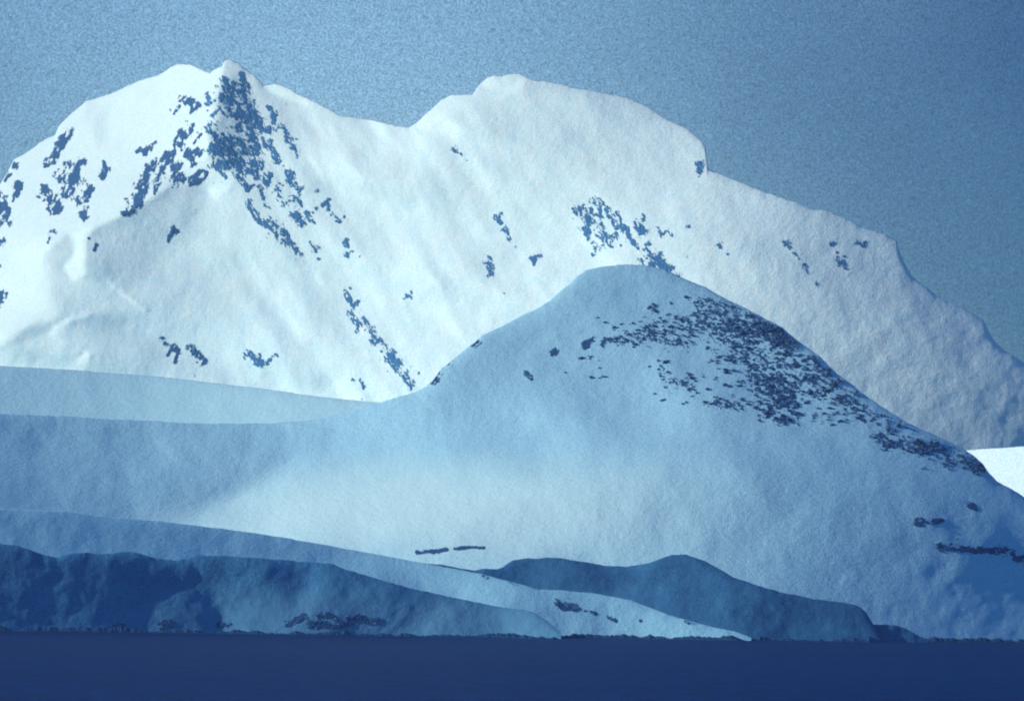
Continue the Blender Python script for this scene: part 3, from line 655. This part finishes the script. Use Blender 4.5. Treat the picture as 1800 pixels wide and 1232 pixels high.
for x, y, sx, sy, n in BL:
    k = 0
    while k < n:
        cx, cy = x + r.gauss(0, sx), y + r.gauss(0, sy)
        m = r.choice((1, 2, 3, 5, 7))
        for j in range(m):
            px, py = cx + r.gauss(0, 2.6) * (j > 0), cy + r.gauss(0, 2.0) * (j > 0)
            if py < interp(CR, px) + 5: continue
            pts.append((px, py, min(4.6, 1.3 + r.expovariate(1.1)) if j < 3 else r.uniform(0.9, 2.0)))
        k += 1
pts.sort(key=lambda p: -p[2])
print('boulders', len(pts))
from mathutils import Euler
small = []
def area(x, y):
    if x < 1000: return 'lone dark boulder far out on the bare left flank of the cone-shaped hill'
    if x < 1085: return 'dark boulder in the thin scatter left of the middle of the cone-shaped hill'
    if x > 1660: return 'dark boulder on the lowest shoulder of the cone-shaped hill beside the bright snowfield'
    if x > 1530: return 'dark boulder in the rocky band down the long right shoulder of the cone-shaped hill'
    if y < 615 and x > 1290: return 'dark boulder in the densest pile under the upper right edge of the hill'
    if y < 615: return 'dark boulder high on the cone-shaped hill just below its rounded top'
    if y > 665 and x > 1300 and x < 1425: return 'dark boulder in the dense lower heap on the right flank of the hill'
    if x >= 1425: return 'dark boulder beside the right-hand skyline halfway down the cone-shaped hill'
    if x < 1240: return 'dark boulder in the small clumps near the centre of the cone-shaped hill'
    return 'dark boulder between the upper pile and the lower heap on the cone-shaped hill'
for i, (px, py, rad) in enumerate(pts):
    W = float(CONE.at(px, py)); D = math.exp(W / F)
    P = Vector(pos(np.array(px), np.array(py), np.array(W)))
    s = rad * D / F
    sclv = Vector((s * r.uniform(0.9, 1.5), s * r.uniform(0.9, 1.3), s * r.uniform(0.6, 0.95)))
    eul = Euler((r.uniform(-0.3, 0.3), r.uniform(-0.3, 0.3), r.uniform(0, 6.28)))
    if i < 295:
        o = bpy.data.objects.new('boulder', BM[i % 5]); sc.collection.objects.link(o)
        o.location = P; o.rotation_euler = eul; o.scale = sclv
        o['label'] = area(px, py)
        o['category'] = 'boulder'; o['group'] = 'dark boulders strewn over the cone-shaped hill'
    else:
        small.append(Matrix.LocRotScale(P, eul, sclv))
base = BM[0]
bv = np.array([v.co[:] for v in base.vertices]); bf = np.array([p.vertices[:] for p in base.polygons])
V = []; Fc = []
for k, M in enumerate(small):
    A = np.array(M)
    V.append(bv @ A[:3, :3].T + A[:3, 3]); Fc.append(bf + k * len(bv))
if V:
    me = bpy.data.meshes.new('scree'); me.from_pydata(np.vstack(V).tolist(), [], np.vstack(Fc).tolist())
    link('scree', me, BOULDER, kind='stuff', label='small dark stones scattered over the cone hill')

# ---------------------------------------------------------------- the air
import bmesh
bm = bmesh.new(); bmesh.ops.create_cube(bm, size=1.0)
bmesh.ops.scale(bm, vec=(28400, 33400, 4300), verts=bm.verts); bmesh.ops.translate(bm, vec=(0, 13500, 2150 - 70), verts=bm.verts)
me = bpy.data.meshes.new('haze'); bm.to_mesh(me); bm.free()
hz = bpy.data.materials.new('haze_air'); hz.use_nodes = True
t = hz.node_tree; t.nodes.clear()
o = N(t, 'ShaderNodeOutputMaterial'); pv = N(t, 'ShaderNodeVolumePrincipled', inp={'Density': 0.8e-5, 'Anisotropy': 0.1})
pv.inputs['Color'].default_value = (0.48, 0.82, 1.0, 1)
t.links.new(pv.outputs[0], o.inputs['Volume'])
link('haze', me, hz, kind='stuff', label='thin pale blue haze filling the air')
